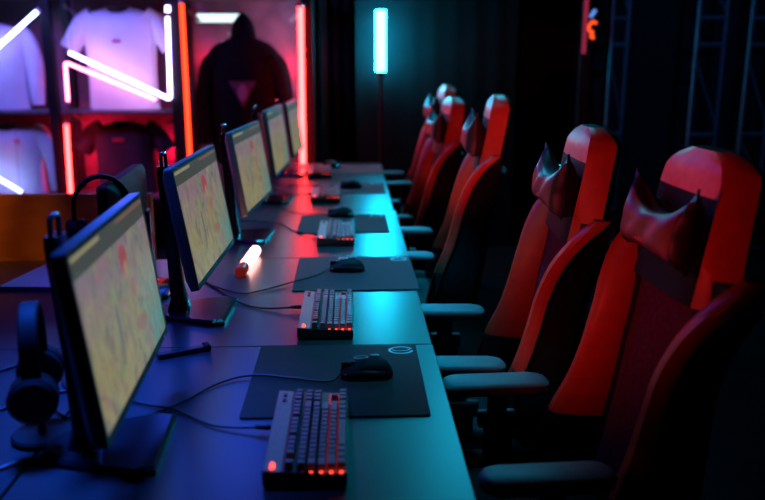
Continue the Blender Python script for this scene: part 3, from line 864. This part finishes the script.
# things hanging behind the hoodie
M['lamp'] = neon('shelf_lamp_white', (.72, .95, 1.0), 1.6)
t = thing('strip_lamp', 'pale white strip lamp in the hoodie bay, upper left of the hood', 'lamp', (-.99, 6.38, 1.765))
b = newbm(); box(b, (-.19, -.02, -.03), (.19, .02, .03), .006); link('diffuser', b, M['lamp'], t)
b = newbm(); box(b, (-.20, .018, -.036), (.20, .04, .036), .004); link('housing', b, M['metal'], t)
for k, (x, z) in enumerate(((-.915, 1.645), (-.985, 1.575))):
    b = newbm(); ellipsoid(b, (x, 6.38, z), (.024, .02, .024)); tag(link('light_bulb', b, M['lamp'], None, True), ('small pale round bulb above the other beside the hood' if k == 0 else 'small pale round bulb at the left shoulder of the hoodie'), 'bulb')

# ------------------------------------------------------------------ neon tubes
M['n_red'] = neon('red_neon', (1.0, .085, .055), 14.0)
M['n_redcore'] = neon('hot_red_neon', (1.0, .018, .018), 36.0)
M['n_orange'] = neon('orange_red_neon', (1.0, .04, .012), 4.5)
M['n_pink'] = neon('pink_white_neon', (1.0, .16, .34), 12.0)
M['n_violet'] = neon('violet_white_neon', (.50, .36, 1.0), 17.0)
M['n_blue'] = neon('blue_white_neon', (.32, .42, 1.0), 16.0)
M['n_cyan'] = neon('cyan_lamp', (.007, .56, .95), 140.0)
def neon_tube(label, pts, m, r=.014, caps=True, sharp=.025, wires=()):
    P = [Vector(p) for p in pts]
    # round the corners
    out = [P[0]]
    for i in range(1, len(P)-1):
        a = (P[i-1]-P[i]).normalized()*sharp; c = (P[i+1]-P[i]).normalized()*sharp
        for k in range(6):
            q = k/5; out.append(P[i]+a*(1-q)**2+c*q*q)
    out.append(P[-1])
    t = thing('neon_tube', label, 'neon light', P[0], 0, 'neon tubes on the display shelf')
    b = newbm(); tube(b, [p-P[0] for p in out], r, 12); link('glass_tube', b, m, t, True)
    if caps:
        for e, f_ in ((0, 1), (-1, -2)):
            d = (out[e]-out[f_]).normalized(); p = out[e]-P[0]
            b = newbm(); tube(b, [p-d*.012, p+d*.008], r*1.35, 10); link('end_cap', b, M['bracket'], t, True)
    for wx, wz in wires:
        b = newbm(); tube(b, [(wx-P[0].x, .006, wz[0]-P[0].z), (wx-P[0].x, .062, wz[1]-P[0].z)], .0012, 5); link('hanging_wire', b, M['cable'], t, True)
    return t
YN = 5.99
neon_tube('violet white V shaped neon tube crossing the lavender t-shirt', [(-2.045, YN, 1.512), (-1.335, YN, 1.175), (-1.318, YN, 1.765)], M['n_violet'], .0125, wires=((-2.02, (1.51, 1.90)), (-1.335, (1.77, 1.90))))
neon_tube('short violet white neon piece above the V shaped tube', [(-1.314, YN, 1.79), (-1.313, YN, 1.83)], M['n_violet'], .016, False, wires=((-1.30, (1.82, 1.90)),))
neon_tube('pink white zigzag neon tube lower left of the lavender t-shirt', [(-2.082, YN+.01, 1.15), (-2.075, YN+.01, 1.44), (-1.43, YN+.01, 1.165)], M['n_pink'], .011, wires=((-2.07, (1.45, 1.90)), (-1.45, (1.18, 1.90))))
neon_tube('red vertical neon tube at the left of the lower middle bay', [(-2.105, YN, 1.005), (-2.122, YN, .42)], M['n_redcore'], .015, wires=((-2.105, (1.0, 1.066)),))
neon_tube('orange red neon tube running down the post left of the hoodie', [(-1.212, YN, 1.86), (-1.218, YN, .45)], M['n_orange'], .016, wires=((-1.212, (1.85, 1.905)),))
neon_tube('tall red vertical neon tube right of the hoodie, standing behind the desk end', [(-.366, YN, 1.835), (-.376, YN, .55)], M['n_redcore'], .020, wires=((-.366, (1.83, 1.905)),))
neon_tube('white blue slanting neon tube over the upper left sweatshirt', [(-2.80, YN, 1.335), (-2.225, YN, 1.80)], M['n_blue'], .014, wires=((-2.78, (1.36, 1.90)), (-2.25, (1.79, 1.90))))
neon_tube('faint blue slanting neon tube over the white long sleeved top', [(-2.80, YN, .70), (-2.47, YN, .485)], M['n_blue'], .011, wires=((-2.78, (.69, 1.066)), (-2.5, (.51, 1.066))))

# wooden partition on the left
t = thing('wooden_partition', 'orange stained wooden partition board standing at the left, below the display shelf', 'partition', (0, 0, 0))
b = newbm(); box(b, (-3.0, 3.06, .03), (-.78, 3.09, .972), .003); link('board', b, M['wood'], t)
for x in (-2.6, -1.1):
    b = newbm(); box(b, (x-.03, 3.0, 0), (x+.03, 3.15, .03), .004); link('foot', b, M['metal'], t)

# cyan lamp on its pole
t = thing('cyan_tube_light', 'bright cyan tube light upright on a thin black pole', 'tube light', (.212, 6.02, 0))
b = newbm(); tube(b, [(0, 0, 1.372), (0, 0, 1.378), (0, 0, 1.80), (0, 0, 1.806)], .036, 20, [.03, .036, .036, .03]); link('glowing_tube', b, M['n_cyan'], t, True)
b = newbm(); cyl(b, (0, 0, 1.33), .03, .042, 16); link('socket', b, M['metal'], t, True)
b = newbm(); tube(b, [(0, 0, .02), (0, 0, 1.33)], .011, 12); link('pole', b, M['soft'], t, True)
b = newbm(); cyl(b, (0, 0, 0), .12, .02, 28, 'z', .005); link('stand_base', b, M['metal'], t, True)

# drapes
def drape(label, x0, x1, y, m, amp=.03, per=.11, z1=3.0):
    b = newbm(); n = int((x1-x0)/.012); rows = []
    for z in (0.02, .8, 1.6, 2.4, z1):
        rows.append([(x0+(x1-x0)*i/n, y+amp*math.sin(2*PI*(i/n)*(x1-x0)/per+.3*z)+amp*.4*math.sin(i*.31+z), z) for i in range(n+1)])
    loft(b, rows, False)
    o = link('drape', b, m, None, True)
    return tag(o, label, 'drape', 'black drapes at the back')
M['drape_halo'] = mat('charcoal_drape', (.0085, .0085, .009), .95, var=.15, scale=5, spec=.1)
drape('black drape in folds between the red neon and the cyan light', -.25, .02, 6.42, M['drape'], .008, .085)
drape('charcoal drape added close behind the cyan tube light to catch its halo', .03, 1.25, 6.17, M['drape_halo'], .0015, .16)  # added close behind the tube; its lit cloth stands in for lens glow

# red strip and lit sign on the right
M['sign_o'] = neon('orange_sign_light', (1.0, .085, .02), 1.6)
M['sign_b'] = neon('blue_sign_light', (.12, .35, 1.0), 1.0)
M['strip'] = neon('dim_red_strip', (.85, .06, .16), .33)
t = thing('light_strip', 'dim red vertical light strip at the top right, left of the small sign', 'light strip', (1.745, 6.1, 0))
b = newbm(); box(b, (-.014, 0, 1.50), (.014, .02, 2.3), .004); link('strip', b, M['strip'], t)
b = newbm(); box(b, (-.022, .02, 0), (.022, .05, 2.35), .004); link('backing_bar', b, M['metal'], t)
t = thing('lit_sign', 'small lit sign with an orange hook and a blue dash', 'sign', (1.79, 6.1, 1.62))
b = newbm(); box(b, (-.016, .015, -.03), (.05, .04, .22), .006); link('sign_board', b, M['metal'], t)
b = newbm(); tube(b, smooth_path([(.035, 0, .10), (.005, 0, .11), (-.02, 0, .075), (-.012, 0, .045), (.01, 0, .035), (.0, 0, .005), (.025, 0, -.005)], 5), .011, 8); link('orange_mark', b, M['sign_o'], t, True)
b = newbm(); tube(b, [(-.012, 0, .145), (.022, 0, .195)], .013, 8); link('blue_mark', b, M['sign_b'], t, True)
b = newbm(); box(b, (-.02, .04, -1.62), (.02, .06, -.0)); link('sign_post', b, M['metal'], t)

# trusses
def truss(label, x, y, w, h=2.6):
    t = thing('truss', label, 'truss', (x, y, 0), .03, 'steel ladder trusses')
    for sx in (0, 1):
        b = newbm(); tube(b, [(sx*w, 0, 0), (sx*w, 0, h)], .014, 10); link('upright', b, M['truss'], t, True)
        b = newbm(); box(b, (sx*w-.05, -.09, 0), (sx*w+.05, .09, .012), .003); link('foot', b, M['truss'], t)
    for z in (.30, .49, .90, 1.565, 1.755, 2.15, 2.34):
        b = newbm(); tube(b, [(0, 0, z), (w, 0, z)], .017, 8); link('rung', b, M['truss'], t, True)
    for z0, z1 in ((.86, .53), (1.46, .97), (2.10, 1.80)):
        b = newbm(); tube(b, [(0, 0, z0), (w, 0, z1)], .010, 8); link('brace', b, M['truss'], t, True)
    return t
truss('steel ladder truss at the upper right with blue lit rungs', 2.555, 6.0, .21)
truss('dim narrow steel ladder truss left of the blue lit truss', 1.955, 6.12, .12)
truss('dim steel ladder truss at the right edge of the photo', 2.98, 6.05, .20)

# ------------------------------------------------------------------ lights
def area(name, loc, target, size, power, col, sy=None, spread=None):
    l = bpy.data.lights.new(name, 'AREA'); l.energy = power; l.color = col; l.size = size
    if sy: l.shape = 'RECTANGLE'; l.size_y = sy
    if spread: l.spread = math.radians(spread)
    o = bpy.data.objects.new(name, l); C.objects.link(o); o.location = loc
    o.rotation_euler = (Vector(target)-Vector(loc)).to_track_quat('-Z', 'Y').to_euler(); return o
def spot(name, loc, target, power, col, ang, blend=.5, r=.1):
    l = bpy.data.lights.new(name, 'SPOT'); l.energy = power; l.color = col; l.spot_size = math.radians(ang); l.spot_blend = blend; l.shadow_soft_size = r
    o = bpy.data.objects.new(name, l); C.objects.link(o); o.location = loc
    o.rotation_euler = (Vector(target)-Vector(loc)).to_track_quat('-Z', 'Y').to_euler(); return o
spot('blue_wash', (-.80, 1.90, 2.6), (-.72, 1.58, .74), 700, (.012, .11, 1.0), 40, 1.0, .2)
area('blue_far', (-.95, 5.2, 2.7), (-.25, 1.6, .74), .8, 12, (.025, .09, 1.0))
spot('violet_wash', (-1.5, 2.6, 2.5), (-.42, 2.65, .74), 90, (.16, .025, 1.0), 44, 1.0, .3)
area('teal_wash', (.22, 2.75, 2.6), (.22, 2.75, 0), .12, 5, (.008, .55, .95), 1.7, spread=32)
area('teal_strip', (-.36, 3.35, 2.7), (-.36, 3.35, 0), .05, 2.6, (.01, .55, .9), 2.0, spread=28)
area('cyan_far', (.85, 5.2, 2.6), (.15, 2.4, .74), .6, 15, (.012, .62, 1.0), 1.0)
spot('red_chairs', (-.60, 1.05, 1.42), (.75, 2.02, 1.12), 24, (1.0, .035, .045), 46, .7, .06)
spot('red_chairs_far', (-.2, .9, 1.32), (.62, 4.0, 1.16), 90, (1.0, .04, .05), 17, .5, .06)
spot('orange_partition', (-2.4, 1.4, 2.6), (-1.8, 3.1, .8), 95, (1.0, .36, .06), 34, .7, .1)
spot('blue_truss', (2.0, 3.2, 2.9), (2.7, 6.0, 1.6), 90, (.05, .3, 1.0), 36, .6, .1)
area('tee_fill', (-2.3, 5.3, 2.5), (-2.35, 6.3, 1.1), .4, 40, (.20, .16, 1.0), .8)
for n_, x, z, p in (('bay_red_left', -2.0, .8, 6), ('bay_red_middle', -1.45, .75, 3), ('hoodie_red_left', -1.12, 1.45, 2.2), ('hoodie_red_right', -.46, 1.4, 3)):
    l = bpy.data.lights.new(n_, 'POINT'); l.energy = p; l.color = (1, .012, .07); l.shadow_soft_size = .05
    o = bpy.data.objects.new(n_, l); C.objects.link(o); o.location = (x, 6.40, z)

w = bpy.data.worlds.new('World'); sc.world = w; w.use_nodes = True
w.node_tree.nodes['Background'].inputs[0].default_value = (.01, .014, .03, 1); w.node_tree.nodes['Background'].inputs[1].default_value = .03

# ------------------------------------------------------------------ camera
cam = bpy.data.cameras.new('camera'); co = bpy.data.objects.new('camera', cam); C.objects.link(co)
co.location = (0, 0, 1.494)
pitch, yaw = .241058, .0374589
co.rotation_euler = (PI/2-pitch, 0, -yaw)
cam.sensor_width = 36; cam.lens = 795.3/765*36
cam.clip_start = .05
cam.dof.use_dof = True; cam.dof.focus_distance = 2.15; cam.dof.aperture_fstop = 1.9
sc.camera = co
sc.cycles.caustics_reflective = False; sc.cycles.caustics_refractive = False
sc.view_settings.view_transform = 'Standard'
sc.view_settings.look = 'None'
sc.view_settings.exposure = 0
